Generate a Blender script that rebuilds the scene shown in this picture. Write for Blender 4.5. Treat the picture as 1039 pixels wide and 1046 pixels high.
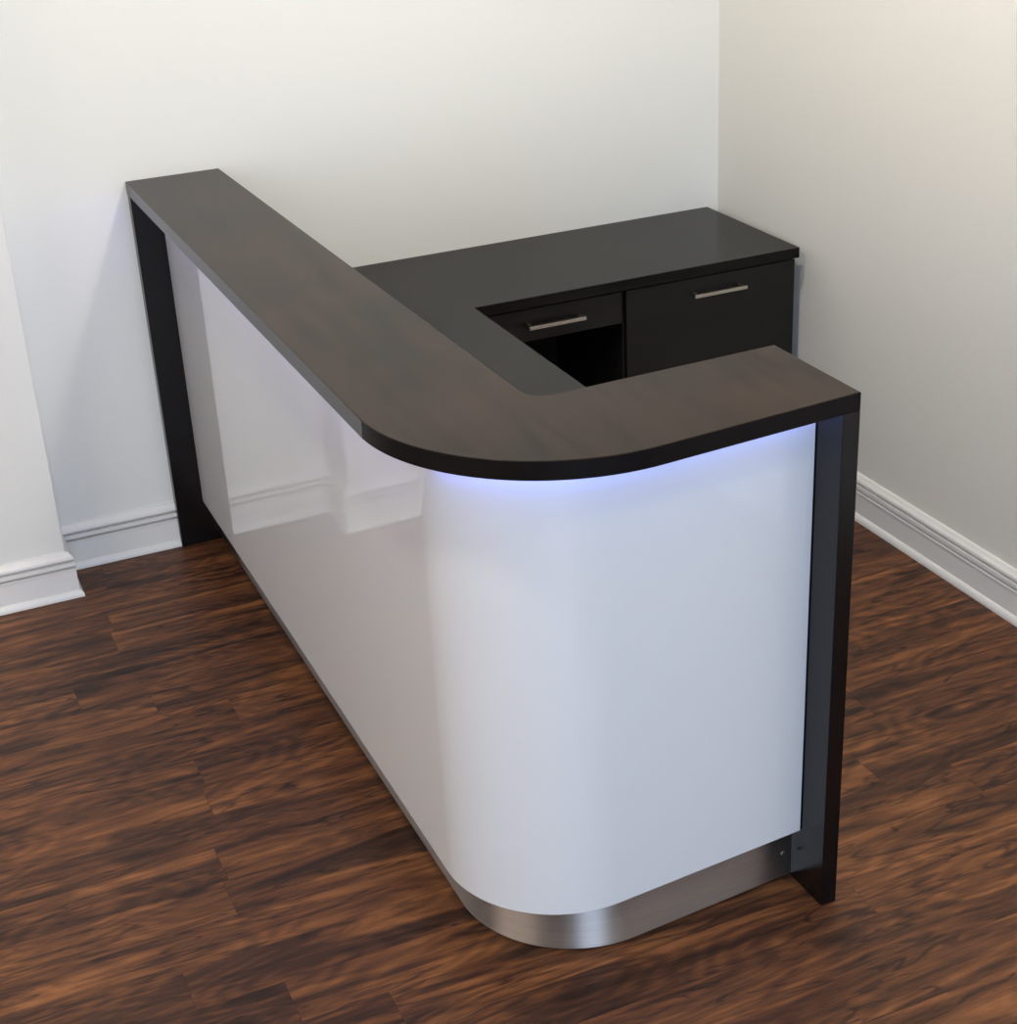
import bpy, bmesh, math
from mathutils import Vector, Matrix

# ------------------------------------------------------------------ camera
scene = bpy.context.scene
for o in list(bpy.data.objects):
    bpy.data.objects.remove(o)

CAM = Vector((-0.74087549, -4.28451629, 2.0869142))
RIGHT = Vector((0.9131638676, -0.4048760108, -0.0469804932))
UP = Vector((0.2148835413, 0.3802689864, 0.8995668745))
FWD = Vector((0.3463478230, 0.8315473010, -0.4342490894))
FOCAL_PX = 1651.9
cam_data = bpy.data.cameras.new('camera')
cam = bpy.data.objects.new('camera', cam_data)
scene.collection.objects.link(cam)
m = Matrix.Identity(4)
for i in range(3):
    m[i][0] = RIGHT[i]; m[i][1] = UP[i]; m[i][2] = -FWD[i]; m[i][3] = CAM[i]
cam.matrix_world = m
cam_data.sensor_fit = 'VERTICAL'
cam_data.sensor_height = 36.0
cam_data.lens = FOCAL_PX / 1046.0 * 36.0
cam_data.clip_start = 0.05
scene.camera = cam

# ------------------------------------------------------------------ world, lights, exposure
world = bpy.data.worlds.new('world')
scene.world = world
world.use_nodes = True
bg = world.node_tree.nodes['Background']
bg.inputs['Color'].default_value = (0.9, 0.9, 1.0, 1)
bg.inputs['Strength'].default_value = 0.5

vs = scene.view_settings
vs.view_transform = 'Standard'
vs.look = 'None'
vs.gamma = 1.0
vs.use_curve_mapping = False
vs.exposure = 0.0


def add_area(name, loc, target, sx, sy, energy, color):
    d = bpy.data.lights.new(name, 'AREA')
    d.shape = 'RECTANGLE'; d.size = sx; d.size_y = sy
    d.energy = energy; d.color = color
    o = bpy.data.objects.new(name, d)
    o.location = loc
    o.rotation_euler = (Vector(target) - Vector(loc)).to_track_quat('-Z', 'Y').to_euler()
    scene.collection.objects.link(o)
    return o


def add_downlight(name, loc, energy, color, radius, angle=150):
    d = bpy.data.lights.new(name, 'SPOT')
    d.energy = energy; d.color = color; d.shadow_soft_size = radius
    d.spot_size = math.radians(angle); d.spot_blend = 0.25
    o = bpy.data.objects.new(name, d)
    o.location = loc
    scene.collection.objects.link(o)
    return o


ROOM_H = 2.75
FRONT_Y = -6.4
LEFT_X = -3.2
WIN = (-1.35, 0.35, 0.75, 2.25)          # window in the front wall: x0, x1, z0, z1
# daylight through the window behind the camera
add_area('window_daylight', ((WIN[0] + WIN[1]) / 2, FRONT_Y - 0.12, (WIN[2] + WIN[3]) / 2),
         ((WIN[0] + WIN[1]) / 2, 0, (WIN[2] + WIN[3]) / 2 - 0.6), WIN[1] - WIN[0], WIN[3] - WIN[2], 124, (0.56, 0.74, 1.0))
SIDE = (-4.3, -1.7, 0.3, 2.2)             # opening added in the left wall for the side fill: y0, y1, z0, z1
# warm fill light added at the left to lift right wall and long panel
add_area('side_fill', (LEFT_X - 0.12, -3.0, 1.25), (0, -3.0, 1.15), 2.6, 1.9, 40, (1.0, 0.86, 0.71))
# warm ceiling lamps
add_downlight('ceiling_lamp', (0.73, -1.25, 2.72), 78, (1.0, 0.94, 0.85), 0.09, 176)
add_downlight('ceiling_lamp', (-0.50, -2.2, 2.72), 56, (1.0, 0.92, 0.82), 0.09, 176)
add_downlight('ceiling_lamp', (0.95, -3.4, 2.72), 24, (1.0, 0.94, 0.86), 0.09, 176)

# ------------------------------------------------------------------ node helpers
def new_mat(name):
    mt = bpy.data.materials.new(name)
    mt.use_nodes = True
    nt = mt.node_tree
    b = nt.nodes['Principled BSDF']
    return mt, nt, b


def N(nt, kind, **kw):
    n = nt.nodes.new(kind)
    for k, v in kw.items():
        setattr(n, k, v)
    return n


def mth(nt, op, a, b=None, c=None):
    n = nt.nodes.new('ShaderNodeMath'); n.operation = op
    for i, v in enumerate((a, b, c)):
        if v is None: continue
        if isinstance(v, (int, float)): n.inputs[i].default_value = v
        else: nt.links.new(v, n.inputs[i])
    return n.outputs[0]


def lin(r, g, b):
    f = lambda c: (c / 255 / 12.92) if c / 255 <= 0.04045 else ((c / 255 + 0.055) / 1.055) ** 2.4
    return (f(r), f(g), f(b), 1.0)


def ramp(nt, fac, stops):
    r = nt.nodes.new('ShaderNodeValToRGB')
    el = r.color_ramp.elements
    while len(el) < len(stops): el.new(0.5)
    for e, (p, c) in zip(el, stops):
        e.position = p; e.color = c
    nt.links.new(fac, r.inputs['Fac'])
    return r.outputs['Color']


def paint(name, col, rough=0.6, bump=0.02, scale=220):
    mt, nt, b = new_mat(name)
    co = N(nt, 'ShaderNodeTexCoord')
    nz = N(nt, 'ShaderNodeTexNoise'); nz.inputs['Scale'].default_value = scale
    nt.links.new(co.outputs['Object'], nz.inputs['Vector'])
    bp = N(nt, 'ShaderNodeBump'); bp.inputs['Strength'].default_value = bump; bp.inputs['Distance'].default_value = 0.002
    nt.links.new(nz.outputs['Fac'], bp.inputs['Height'])
    nt.links.new(bp.outputs['Normal'], b.inputs['Normal'])
    b.inputs['Base Color'].default_value = col
    b.inputs['Roughness'].default_value = rough
    return mt


def laminate(name, c1, c2, rough, axis=1, spec=0.5):
    """dark wood-print laminate, grain running along the given axis"""
    mt, nt, b = new_mat(name)
    co = N(nt, 'ShaderNodeTexCoord')
    mp = N(nt, 'ShaderNodeMapping')
    sc = [26.0, 26.0, 26.0]; sc[axis] = 3.0
    mp.inputs['Scale'].default_value = sc
    nt.links.new(co.outputs['Object'], mp.inputs['Vector'])
    n1 = N(nt, 'ShaderNodeTexNoise'); n1.inputs['Scale'].default_value = 1.0
    n1.inputs['Detail'].default_value = 7; n1.inputs['Roughness'].default_value = 0.62
    n1.inputs['Distortion'].default_value = 0.6
    nt.links.new(mp.outputs[0], n1.inputs['Vector'])
    n2 = N(nt, 'ShaderNodeTexNoise'); n2.inputs['Scale'].default_value = 5.0; n2.inputs['Detail'].default_value = 3
    nt.links.new(co.outputs['Object'], n2.inputs['Vector'])
    f = mth(nt, 'ADD', mth(nt, 'MULTIPLY', n1.outputs['Fac'], 0.6), mth(nt, 'MULTIPLY', n2.outputs['Fac'], 0.4))
    nt.links.new(ramp(nt, f, [(0.34, c1), (0.66, c2)]), b.inputs['Base Color'])
    b.inputs['Roughness'].default_value = rough
    b.inputs['Specular IOR Level'].default_value = spec
    return mt


M = {}
M['wall'] = paint('wall_paint', lin(232, 231, 225), 0.7)
M['wall_warm'] = paint('right_wall_paint', lin(230, 227, 220), 0.7)
M['ceiling'] = paint('ceiling_paint', lin(240, 238, 232), 0.8)
M['trim'] = paint('trim_paint', lin(232, 230, 226), 0.35, 0.0)
M['laminate'] = laminate('dark_laminate', lin(18, 13, 10), lin(56, 40, 31), 0.26, 1, 0.11)
M['edge_long'] = laminate('satin_edge_band', lin(30, 27, 27), lin(38, 35, 35), 0.24, 1, 0.33)
M['edge'] = laminate('black_edge_band', lin(14, 11, 11), lin(20, 16, 15), 0.4, 1, 0.12)
M['laminate_vertical'] = laminate('dark_laminate_upright', lin(13, 10, 10), lin(20, 16, 15), 0.22, 2, 0.35)
M['worktop'] = laminate('worktop_laminate', lin(16, 15, 13), lin(34, 31, 27), 0.22, 0, 0.11)
M['front'] = laminate('cabinet_front_laminate', lin(20, 18, 16), lin(29, 26, 23), 0.42, 0, 0.3)
M['inner'] = paint('dark_core', lin(20, 18, 17), 0.6, 0.0)

# white high-gloss panel
mt, nt, b = new_mat('white_gloss_acrylic')
b.inputs['Base Color'].default_value = lin(216, 217, 219)
b.inputs['Roughness'].default_value = 0.04
b.inputs['IOR'].default_value = 1.49
M['gloss'] = mt

# brushed steel, brushed along its length
mt, nt, b = new_mat('brushed_steel')
co = N(nt, 'ShaderNodeTexCoord'); mp = N(nt, 'ShaderNodeMapping'); mp.inputs['Scale'].default_value = (5, 5, 500)
nt.links.new(co.outputs['Object'], mp.inputs['Vector'])
nz = N(nt, 'ShaderNodeTexNoise'); nz.inputs['Scale'].default_value = 1.0; nz.inputs['Detail'].default_value = 3
nt.links.new(mp.outputs[0], nz.inputs['Vector'])
tg = N(nt, 'ShaderNodeTangent'); tg.direction_type = 'UV_MAP'; tg.uv_map = 'UVMap'
nt.links.new(tg.outputs[0], b.inputs['Tangent'])
b.inputs['Metallic'].default_value = 1.0
b.inputs['Anisotropic'].default_value = 0.95
b.inputs['Anisotropic Rotation'].default_value = 0.25
nt.links.new(ramp(nt, nz.outputs['Fac'], [(0.3, lin(176, 168, 164)), (0.7, lin(190, 182, 177))]), b.inputs['Base Color'])
b.inputs['Roughness'].default_value = 0.46
M['steel'] = mt

mt, nt, b = new_mat('satin_nickel')
b.inputs['Metallic'].default_value = 1.0
b.inputs['Base Color'].default_value = lin(196, 188, 176)
b.inputs['Roughness'].default_value = 0.32
M['nickel'] = mt

# the light-emitting diodes
mt, nt, b = new_mat('blue_led')
b.inputs['Base Color'].default_value = (0.1, 0.1, 0.1, 1)
b.inputs['Emission Color'].default_value = (0.15, 0.24, 1.0, 1)
b.inputs['Emission Strength'].default_value = 17.0
M['led'] = mt
mt, nt, b = new_mat('blue_led_dim')
b.inputs['Base Color'].default_value = (0.1, 0.1, 0.1, 1)
b.inputs['Emission Color'].default_value = (0.20, 0.22, 1.0, 1)
b.inputs['Emission Strength'].default_value = 8.5
M['led_long'] = mt


def wood_floor():
    mt, nt, b = new_mat('walnut_plank_floor')
    PW, PL = 0.1147, 1.52
    co = N(nt, 'ShaderNodeTexCoord')
    sp = N(nt, 'ShaderNodeSeparateXYZ'); nt.links.new(co.outputs['Object'], sp.inputs[0])
    x, y = sp.outputs[0], sp.outputs[1]
    v = mth(nt, 'DIVIDE', mth(nt, 'SUBTRACT', mth(nt, 'MULTIPLY', y, -1.0), 0.784), PW)
    row = mth(nt, 'FLOOR', v)
    fv = mth(nt, 'FRACT', v)
    off = mth(nt, 'ADD', mth(nt, 'MULTIPLY', row, 0.7), mth(nt, 'MULTIPLY', mth(nt, 'SINE', mth(nt, 'MULTIPLY', row, math.pi * 0.6)), 0.2))
    u = mth(nt, 'ADD', mth(nt, 'DIVIDE', mth(nt, 'ADD', x, 0.265), PL), off)
    col = mth(nt, 'FLOOR', u)
    fu = mth(nt, 'FRACT', u)
    # a random number per plank
    cb = N(nt, 'ShaderNodeCombineXYZ'); nt.links.new(row, cb.inputs[0]); nt.links.new(col, cb.inputs[1])
    wn = N(nt, 'ShaderNodeTexWhiteNoise'); nt.links.new(cb.outputs[0], wn.inputs['Vector'])
    rnd = wn.outputs['Value']
    sh = N(nt, 'ShaderNodeVectorMath'); sh.operation = 'SCALE'
    nt.links.new(wn.outputs['Color'], sh.inputs[0]); sh.inputs['Scale'].default_value = 37.0
    ad = N(nt, 'ShaderNodeVectorMath'); ad.operation = 'ADD'
    nt.links.new(co.outputs['Object'], ad.inputs[0]); nt.links.new(sh.outputs[0], ad.inputs[1])
    base = ad.outputs[0]

    def noise(scale, detail, rough, dist):
        mp = N(nt, 'ShaderNodeMapping'); mp.inputs['Scale'].default_value = scale
        nt.links.new(base, mp.inputs['Vector'])
        n = N(nt, 'ShaderNodeTexNoise'); n.inputs['Scale'].default_value = 1.0
        n.inputs['Detail'].default_value = detail; n.inputs['Roughness'].default_value = rough
        n.inputs['Distortion'].default_value = dist
        nt.links.new(mp.outputs[0], n.inputs['Vector'])
        return n.outputs['Fac']
    smoke = noise((1.2, 11.0, 1), 7, 0.62, 1.6)
    streak = noise((3.0, 60.0, 1), 4, 0.6, 0.8)
    mid = noise((9.0, 42.0, 1), 6, 0.65, 1.0)
    fine = noise((14.0, 190.0, 1), 4, 0.6, 0.4)
    fig = noise((1.3, 6.0, 1), 2, 0.5, 0.4)
    # knots
    mpk = N(nt, 'ShaderNodeMapping'); mpk.inputs['Scale'].default_value = (2.0, 5.5, 1)
    nt.links.new(base, mpk.inputs['Vector'])
    vo = N(nt, 'ShaderNodeTexVoronoi'); vo.inputs['Scale'].default_value = 1.0
    nt.links.new(mpk.outputs[0], vo.inputs['Vector'])
    kn = N(nt, 'ShaderNodeMapRange'); kn.inputs['From Min'].default_value = 0.02; kn.inputs['From Max'].default_value = 0.13
    kn.inputs['To Min'].default_value = 1.0; kn.inputs['To Max'].default_value = 0.0
    nt.links.new(vo.outputs['Distance'], kn.inputs['Value'])
    rings = mth(nt, 'MULTIPLY_ADD', mth(nt, 'SINE', mth(nt, 'ADD', mth(nt, 'MULTIPLY', fig, 60.0), mth(nt, 'MULTIPLY', mth(nt, 'MINIMUM', vo.outputs['Distance'], 0.6), 55.0))), 0.5, 0.5)
    f = mth(nt, 'ADD', mth(nt, 'MULTIPLY', smoke, 0.60), mth(nt, 'ADD', mth(nt, 'MULTIPLY', streak, 0.10), mth(nt, 'MULTIPLY', mid, 0.18)))
    f = mth(nt, 'ADD', f, mth(nt, 'MULTIPLY', fine, 0.12))
    f = mth(nt, 'ADD', f, mth(nt, 'MULTIPLY', rings, 0.05))
    f = mth(nt, 'ADD', f, mth(nt, 'MULTIPLY', mth(nt, 'SUBTRACT', rnd, 0.5), 0.05))
    f = mth(nt, 'SUBTRACT', f, mth(nt, 'MULTIPLY', kn.outputs[0], 0.22))
    crack = noise((1.8, 16.0, 1), 3, 0.5, 1.0)
    cr = N(nt, 'ShaderNodeMapRange'); cr.inputs['From Min'].default_value = 0.0; cr.inputs['From Max'].default_value = 0.022
    cr.inputs['To Min'].default_value = 0.10; cr.inputs['To Max'].default_value = 0.0
    nt.links.new(mth(nt, 'ABSOLUTE', mth(nt, 'SUBTRACT', crack, 0.47)), cr.inputs['Value'])
    f = mth(nt, 'SUBTRACT', f, cr.outputs[0])
    c = ramp(nt, f, [(0.37, lin(45, 28, 20)), (0.47, lin(72, 45, 31)), (0.55, lin(104, 65, 40)), (0.67, lin(148, 96, 57))])
    # seams
    e1 = mth(nt, 'MINIMUM', fv, mth(nt, 'SUBTRACT', 1.0, fv))
    e2 = mth(nt, 'MULTIPLY', mth(nt, 'MINIMUM', fu, mth(nt, 'SUBTRACT', 1.0, fu)), PL / PW)
    e = mth(nt, 'MINIMUM', e1, e2)
    seam = N(nt, 'ShaderNodeMapRange'); seam.inputs['From Min'].default_value = 0.003; seam.inputs['From Max'].default_value = 0.014
    seam.inputs['To Min'].default_value = 0.72; seam.inputs['To Max'].default_value = 1.0
    nt.links.new(e, seam.inputs['Value'])
    mx = N(nt, 'ShaderNodeMix'); mx.data_type = 'RGBA'; mx.blend_type = 'MULTIPLY'; mx.inputs['Factor'].default_value = 1.0
    nt.links.new(c, mx.inputs['A']); nt.links.new(seam.outputs[0], mx.inputs['B'])
    nt.links.new(mx.outputs['Result'], b.inputs['Base Color'])
    nt.links.new(mth(nt, 'MULTIPLY_ADD', fine, 0.16, 0.36), b.inputs['Roughness'])
    b.inputs['Specular IOR Level'].default_value = 0.25
    bp = N(nt, 'ShaderNodeBump'); bp.inputs['Strength'].default_value = 0.25; bp.inputs['Distance'].default_value = 0.0015
    nt.links.new(mth(nt, 'MULTIPLY', mth(nt, 'ADD', fine, 1.0), seam.outputs[0]), bp.inputs['Height'])
    nt.links.new(bp.outputs['Normal'], b.inputs['Normal'])
    return mt


M['floor'] = wood_floor()

# ------------------------------------------------------------------ mesh helpers
def link(name, bm, mat, parent=None, bevel=0.0, kind=None, smooth=False):
    bmesh.ops.recalc_face_normals(bm, faces=bm.faces)
    me = bpy.data.meshes.new(name)
    bm.to_mesh(me); bm.free()
    o = bpy.data.objects.new(name, me)
    scene.collection.objects.link(o)
    if mat: me.materials.append(mat)
    if parent: o.parent = parent
    if kind: o['kind'] = kind
    if bevel:
        md = o.modifiers.new('bevel', 'BEVEL'); md.width = bevel; md.segments = 2
        md.limit_method = 'ANGLE'; md.angle_limit = math.radians(35)
    if smooth:
        for p in me.polygons: p.use_smooth = True
        me.set_sharp_from_angle(angle=math.radians(30))
    return o


def box(bm, x0, x1, y0, y1, z0, z1):
    vs_ = [bm.verts.new((x, y, z)) for z in (z0, z1) for x, y in ((x0, y0), (x1, y0), (x1, y1), (x0, y1))]
    for f in ((0, 3, 2, 1), (4, 5, 6, 7), (0, 1, 5, 4), (1, 2, 6, 5), (2, 3, 7, 6), (3, 0, 4, 7)):
        bm.faces.new([vs_[i] for i in f])
    return bm


def B(*a):
    return box(bmesh.new(), *a)


def prism(pts, z0, z1):
    bm = bmesh.new()
    lo = [bm.verts.new((x, y, z0)) for x, y in pts]
    hi = [bm.verts.new((x, y, z1)) for x, y in pts]
    n = len(pts)
    bm.faces.new(lo[::-1]); bm.faces.new(hi)
    for i in range(n):
        j = (i + 1) % n
        bm.faces.new((lo[i], lo[j], hi[j], hi[i]))
    return bm


def sweep(path, prof, bm=None):
    """mitred sweep of a closed (offset, z) profile along a 2-D path; the offset points to the path's right side"""
    bm = bm or bmesh.new()
    P = [Vector(p) for p in path]
    rows = []
    for i, p in enumerate(P):
        d1 = (P[i] - P[i - 1]).normalized() if i else None
        d2 = (P[i + 1] - P[i]).normalized() if i < len(P) - 1 else None
        n1 = Vector((d1.y, -d1.x)) if d1 else None
        n2 = Vector((d2.y, -d2.x)) if d2 else None
        if n1 and n2:
            mdir = (n1 + n2); mdir = mdir / (1 + n1.dot(n2))
        else:
            mdir = n1 or n2
        rows.append([bm.verts.new((p.x + mdir.x * o, p.y + mdir.y * o, z)) for o, z in prof])
    k = len(prof)
    for a, b_ in zip(rows, rows[1:]):
        for i in range(k):
            j = (i + 1) % k
            bm.faces.new((a[i], a[j], b_[j], b_[i]))
    bm.faces.new(rows[0]); bm.faces.new(rows[-1][::-1])
    return bm


def cyl(bm, a, b_, r, seg=16):
    a = Vector(a); b_ = Vector(b_)
    d = (b_ - a); q = d.to_track_quat('Z', 'Y').to_matrix()
    ra = []; rb = []
    for i in range(seg):
        t = 2 * math.pi * i / seg
        off = q @ Vector((math.cos(t) * r, math.sin(t) * r, 0))
        ra.append(bm.verts.new(a + off)); rb.append(bm.verts.new(b_ + off))
    for i in range(seg):
        j = (i + 1) % seg
        bm.faces.new((ra[i], ra[j], rb[j], rb[i]))
    bm.faces.new(ra[::-1]); bm.faces.new(rb)
    return bm


def thing(name, label, cat, loc=(0, 0, 0), group=None):
    o = bpy.data.objects.new(name, None)
    scene.collection.objects.link(o)
    o.location = loc
    o.empty_display_size = 0.2
    o['label'] = label; o['category'] = cat
    if group: o['group'] = group
    return o


# ------------------------------------------------------------------ the room
RW = 1.8014                                # right wall plane
PX, PY = -0.3409, -0.1704                  # outer corner of the wall's projecting section
T = 0.15
link('floor', B(LEFT_X - T, RW + T, FRONT_Y - T, T, -0.1, 0.0), M['floor'], kind='structure')
link('ceiling', B(LEFT_X - T, RW + T, FRONT_Y - T, T, ROOM_H, ROOM_H + 0.1), M['ceiling'], kind='structure')
link('wall_back', B(LEFT_X - T, RW + T, 0.0, T, 0.0, ROOM_H), M['wall'], kind='structure')
link('wall_back_left', B(LEFT_X, PX, PY, 0.0, 0.0, ROOM_H), M['wall'], kind='structure', bevel=0.004)
link('wall_right', B(RW, RW + T, FRONT_Y - T, 0.0, 0.0, ROOM_H), M['wall_warm'], kind='structure')
bm = bmesh.new()
box(bm, LEFT_X - T, LEFT_X, FRONT_Y - T, SIDE[0], 0, ROOM_H)
box(bm, LEFT_X - T, LEFT_X, SIDE[1], 0.0, 0, ROOM_H)
box(bm, LEFT_X - T, LEFT_X, SIDE[0], SIDE[1], 0, SIDE[2])
box(bm, LEFT_X - T, LEFT_X, SIDE[0], SIDE[1], SIDE[3], ROOM_H)
link('wall_left', bm, M['wall'], kind='structure')
bm = bmesh.new()
box(bm, LEFT_X - 0.07, LEFT_X - 0.02, SIDE[0], SIDE[1], SIDE[2], SIDE[2] + 0.05)
box(bm, LEFT_X - 0.07, LEFT_X - 0.02, SIDE[0], SIDE[1], SIDE[3] - 0.05, SIDE[3])
for yy in (SIDE[0], (SIDE[0] + SIDE[1] - 0.05) / 2, SIDE[1] - 0.05):
    box(bm, LEFT_X - 0.07, LEFT_X - 0.02, yy, yy + 0.05, SIDE[2] + 0.05, SIDE[3] - 0.05)
link('side_fill_frame', bm, M['trim'], kind='structure')  # unseen frame, added to go with the side fill light
bm = bmesh.new()
box(bm, LEFT_X, WIN[0], FRONT_Y - T, FRONT_Y, 0, ROOM_H)
box(bm, WIN[1], RW, FRONT_Y - T, FRONT_Y, 0, ROOM_H)
box(bm, WIN[0], WIN[1], FRONT_Y - T, FRONT_Y, 0, WIN[2])
box(bm, WIN[0], WIN[1], FRONT_Y - T, FRONT_Y, WIN[3], ROOM_H)
link('wall_front', bm, M['wall'], kind='structure')
bm = bmesh.new()
fw = 0.05
box(bm, WIN[0], WIN[1], FRONT_Y - 0.07, FRONT_Y - 0.02, WIN[2], WIN[2] + fw)
box(bm, WIN[0], WIN[1], FRONT_Y - 0.07, FRONT_Y - 0.02, WIN[3] - fw, WIN[3])
for xx in (WIN[0], (WIN[0] + WIN[1] - fw) / 2, WIN[1] - fw):
    box(bm, xx, xx + fw, FRONT_Y - 0.07, FRONT_Y - 0.02, WIN[2] + fw, WIN[3] - fw)
link('window_1', bm, M['trim'], kind='structure')

BASE = [(0, 0), (0.0285, 0), (0.0280, 0.007), (0.0250, 0.014), (0.0205, 0.0185), (0.0180, 0.0195),
        (0.0180, 0.0800), (0.0205, 0.0820), (0.0205, 0.0855), (0.0010, 0.0860), (0.0010, 0.0925),
        (0.0190, 0.0930), (0.0190, 0.1040), (0.0010, 0.1045), (0.0010, 0.1115), (0.0170, 0.1120),
        (0.0160, 0.1190), (0.0100, 0.1260), (0.0060, 0.1320), (0, 0.1330)]
link('baseboard_left', sweep([(LEFT_X, PY), (PX, PY), (PX, 0), (-0.0005, 0)], BASE), M['trim'], kind='structure')
link('baseboard_back', sweep([(0.30, 0), (RW, 0), (RW, FRONT_Y)], BASE), M['trim'], kind='structure')

# ------------------------------------------------------------------ reception counter
H, TT = 1.067, 0.0334
L, W2, XE, TE = 2.2009, 0.268, 0.7749, 0.034
S, S1, S3, W1 = -0.0754, -0.0166, -0.0319, 0.2513
O1, ZK = 0.0770, 0.130                     # front panel set-back, its lower edge
SQ = math.sqrt(1 + S * S)
NFRONT = math.atan2(-1, -S)                # direction of the short front's outward normal


def outline(off, r, xend, ystart, n=40, offx=None):
    """long side, round corner and short front of the desk, set back by off"""
    offx = off if offx is None else offx
    cx_ = offx + r
    cy_ = -L + off * SQ + S * (XE - cx_) + r * SQ
    pts = [(offx, ystart)]
    for i in range(n + 1):
        a = -math.pi + (NFRONT + math.pi) * i / n
        pts.append((cx_ + r * math.cos(a), cy_ + r * math.sin(a)))
    pts.append((xend, -L + off * SQ + S * (XE - xend)))
    return pts


desk = thing('reception_counter', 'dark wood reception counter with a rounded corner and glossy white front panel', 'reception counter', (0, 0, 0))

# transaction top
pts = outline(0.0, 0.3553, XE, -0.001)
inner = [(XE, -L + W2)]
# inside corner with a small fillet
xi_ = 0.2837
for _ in range(20):
    yi_ = -L + W2 + S3 * (XE - xi_)
    xi_ = W1 + S1 * yi_
ri = 0.05
for i in range(9):
    t = i / 8
    a = (xi_ + ri, -L + W2 + S3 * (XE - xi_ - ri)); c_ = (W1 + S1 * (yi_ + ri), yi_ + ri)
    q = (xi_, yi_)
    inner.append(tuple((1 - t) ** 2 * a[k] + 2 * t * (1 - t) * q[k] + t * t * c_[k] for k in range(2)))
inner.append((W1, -0.001))
top = link('transaction_top', prism(pts + inner, H - TT, H), M['laminate'], desk, bevel=0.0012, smooth=True)
# separate edge band round the corner and along the short front
bo = outline(-0.0008, 0.3561, XE, -0.001)[2:]
bi = outline(0.0, 0.3553, XE, -0.001)[2:]
link('edge_band', prism(bo + bi[::-1], H - TT, H - 0.0006), M['edge'], top, smooth=True)
link('edge_band', B(-0.0008, 0.0, bo[0][1], -0.001, H - TT, H - 0.0006), M['edge_long'], top)

# white gloss panel wrapped round the corner
RP = 0.2316
outer = outline(O1, RP, XE - TE - 0.002, -0.0345)
innr = outline(O1 + 0.006, RP - 0.006, XE - TE - 0.002, -0.0345)
link('front_panel', prism(outer + innr[::-1], ZK, H - TT - 0.0005), M['gloss'], desk, bevel=0.0008, smooth=True)['label'] = 'glossy white panel wrapped round the corner'
# carcass behind it
core = outline(O1 + 0.0065, RP - 0.0065, XE - TE - 0.0005, -0.0345)
XB, YB = 0.232, -L + W2 - 0.035
back = [(XE - TE - 0.0005, YB), (XB, YB), (XB, -0.0345)]
link('carcass', prism(core + back, ZK + 0.001, H - TT - 0.0005), M['inner'], desk)
# plinth with the steel kick plate
RT, OK = 0.2405, 0.109
OKX = 0.119
ko = outline(OK, RT, XE - TE - 0.0005, -0.0345, offx=OKX)
ki = outline(OK + 0.003, RT - 0.003, XE - TE - 0.0005, -0.0345, offx=OKX + 0.003)
kick = link('kick_plate', prism(ko + ki[::-1], 0.004, ZK + 0.0005), M['steel'], desk, smooth=True)
kick['label'] = 'brushed steel kick plate'
uvl = kick.data.uv_layers.new(name='UVMap')
ccx, ccy = OKX + RT, -L + OK + S * (XE - OKX - RT) + RT
for lp in kick.data.loops:                 # u runs round the corner, v runs up
    cv = kick.data.vertices[lp.vertex_index].co
    if cv.y > ccy: uu = ccy - cv.y
    elif cv.x > ccx: uu = 0.37 + cv.x - ccx
    else: uu = RT * (math.atan2(cv.y - ccy, cv.x - ccx) + math.pi)
    uvl.data[lp.index].uv = (uu, cv.z)
pl = outline(OK + 0.0032, RT - 0.0032, XE - TE - 0.0005, -0.0345, offx=OKX + 0.0032)
link('plinth', prism(pl + back, 0.0, ZK + 0.0005), M['inner'], desk)
# small screw in the kick plate near its end
sx = 0.722
sy = -L + OK * SQ + S * (XE - sx)
bm = bmesh.new(); cyl(bm, (sx, sy + 0.002, 0.060), (sx, sy - 0.003, 0.060), 0.0045)
link('screw', bm, M['nickel'], kick, smooth=True)
# end panels
link('end_panel', B(XE - TE, XE, -L - 0.002, -L + W2, 0.0, H - TT - 0.0003), M['laminate_vertical'], desk, bevel=0.0012)
link('end_panel', B(0.0, 0.2315, -0.0335, -0.001, 0.0, H - TT - 0.0003), M['laminate_vertical'], desk, bevel=0.0012)
# light strips under the overhang
so = outline(0.052, 0.2566, XE - TE - 0.004, -0.04, 40)
lo = outline(0.010, 0.3453, XE, -0.04, 40)
li = outline(0.018, 0.3373, XE, -0.04, 40)
si = outline(0.059, 0.2496, XE - TE - 0.004, -0.04, 40)
zl0, zl1 = H - TT - 0.0060, H - TT - 0.0006
link('light_strip', prism(so[7:] + si[7:][::-1], zl0, zl1), M['led'], desk)
link('light_strip', prism([lo[0], lo[1], li[1], li[0]], zl0, zl1), M['led_long'], desk)

# ------------------------------------------------------------------ worktop behind the counter
HW, TW, XR, DB, XI = 0.7315, 0.030, 1.7634, 0.5196, 0.7614
desk2 = prism([(0.2345, -0.0015), (XR, -0.0015), (XR, -DB), (XI, -DB), (XI, -1.930), (0.7395, -1.930), (0.7395, -1.966), (0.2345, -1.966)], HW - TW, HW)
o = link('worktop', desk2, M['worktop'], bevel=0.0012)
o['label'] = 'lower dark grey-brown L-shaped desk worktop along the back wall'
o['category'] = 'worktop'


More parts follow.
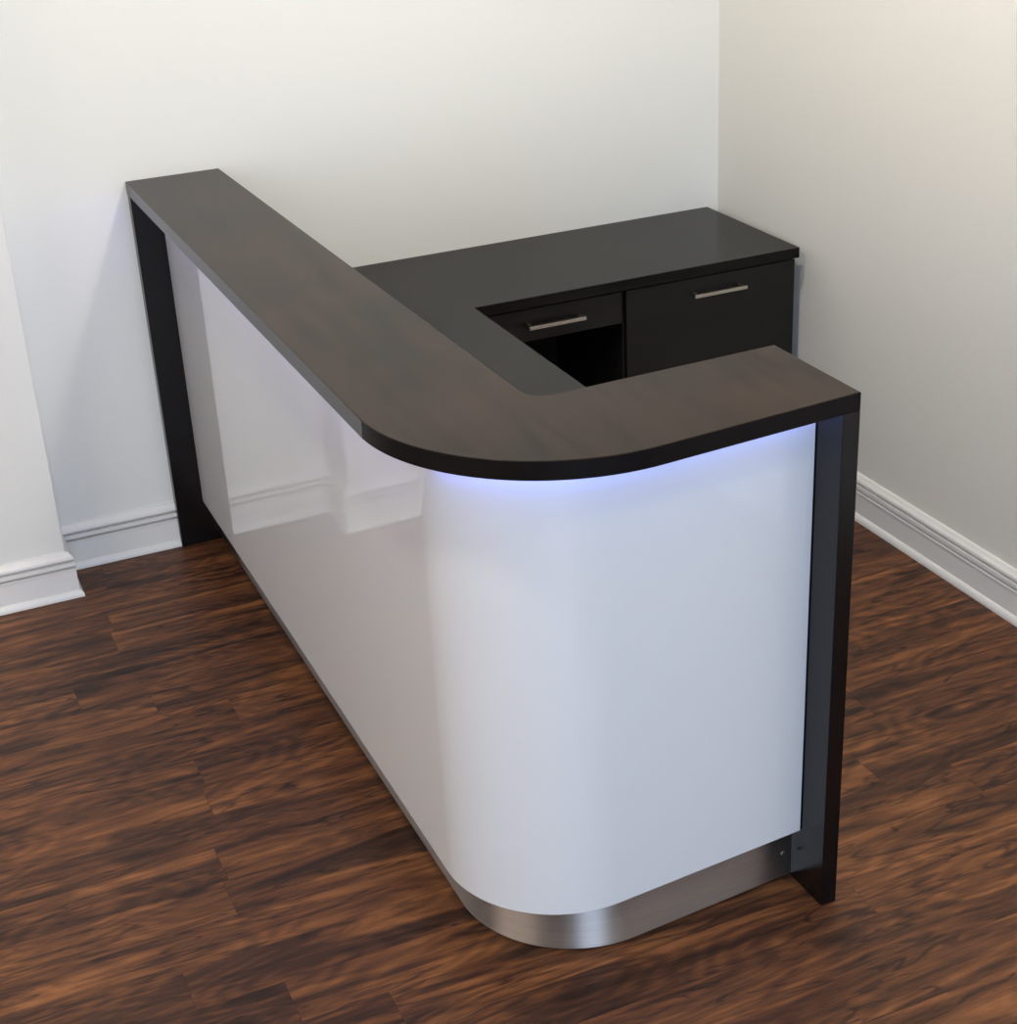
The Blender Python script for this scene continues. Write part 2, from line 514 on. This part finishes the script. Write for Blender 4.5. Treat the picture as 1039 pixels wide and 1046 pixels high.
def bar_handle(parent, xa, xb, yfront, z):
    bm = bmesh.new()
    yb = yfront - 0.026
    box(bm, xa, xb, yb - 0.005, yb + 0.005, z - 0.005, z + 0.005)
    for xx in (xa + 0.004, xb - 0.014):
        box(bm, xx, xx + 0.010, yb + 0.004, yfront + 0.0002, z - 0.005, z + 0.005)
    return link('handle', bm, M['nickel'], parent, bevel=0.001)


YF = -0.5000
# pedestal on the right
ped = thing('drawer_pedestal', 'dark file drawer pedestal under the worktop beside the right wall', 'drawer cabinet', (1.49, -0.26, 0))
def local(par, *a):
    x0, x1, y0, y1, z0, z1 = a
    p = par.location
    return B(x0 - p.x, x1 - p.x, y0 - p.y, y1 - p.y, z0 - p.z, z1 - p.z)
PX0, PX1 = 1.214, 1.7625
ZT = HW - TW - 0.0005
link('body', local(ped, PX0, PX1, YF + 0.019, -0.030, 0.0, ZT), M['inner'], ped)
for z0, z1 in ((0.375, 0.692), (0.05, 0.371)):
    bm = local(ped, PX0 + 0.004, PX1 - 0.001, YF, YF + 0.0185, z0, z1)
    d = link('drawer_front', bm, M['front'], ped, bevel=0.001)
    hz = 0.648 if z0 > 0.2 else 0.33
    bar_handle(d, 1.419 - 1.49, 1.587 - 1.49, YF + 0.26, hz)

# shallow drawer over the knee hole
dr = thing('desk_drawer', 'shallow dark pencil drawer under the worktop over the knee space', 'drawer', (1.07, -0.26, 0.60))
DX0, DX1 = 0.905, 1.204
link('body', local(dr, DX0, DX1 - 0.004, YF + 0.019, -0.06, 0.612, ZT), M['inner'], dr)
bm = local(dr, DX0 - 0.16, DX1, YF, YF + 0.0185, 0.602, 0.692)
d = link('drawer_front', bm, M['front'], dr, bevel=0.001)
bar_handle(d, 0.911 - 1.07, 1.081 - 1.07, YF + 0.26, 0.648 - 0.60)
# panel closing the back of the knee hole
o = link('modesty_panel', B(0.34, 1.208, -0.056, -0.038, 0.0, 0.6015), M['front'], bevel=0.001)
o['label'] = 'dark back panel in the shaded knee space below the worktop'
o['category'] = 'panel'
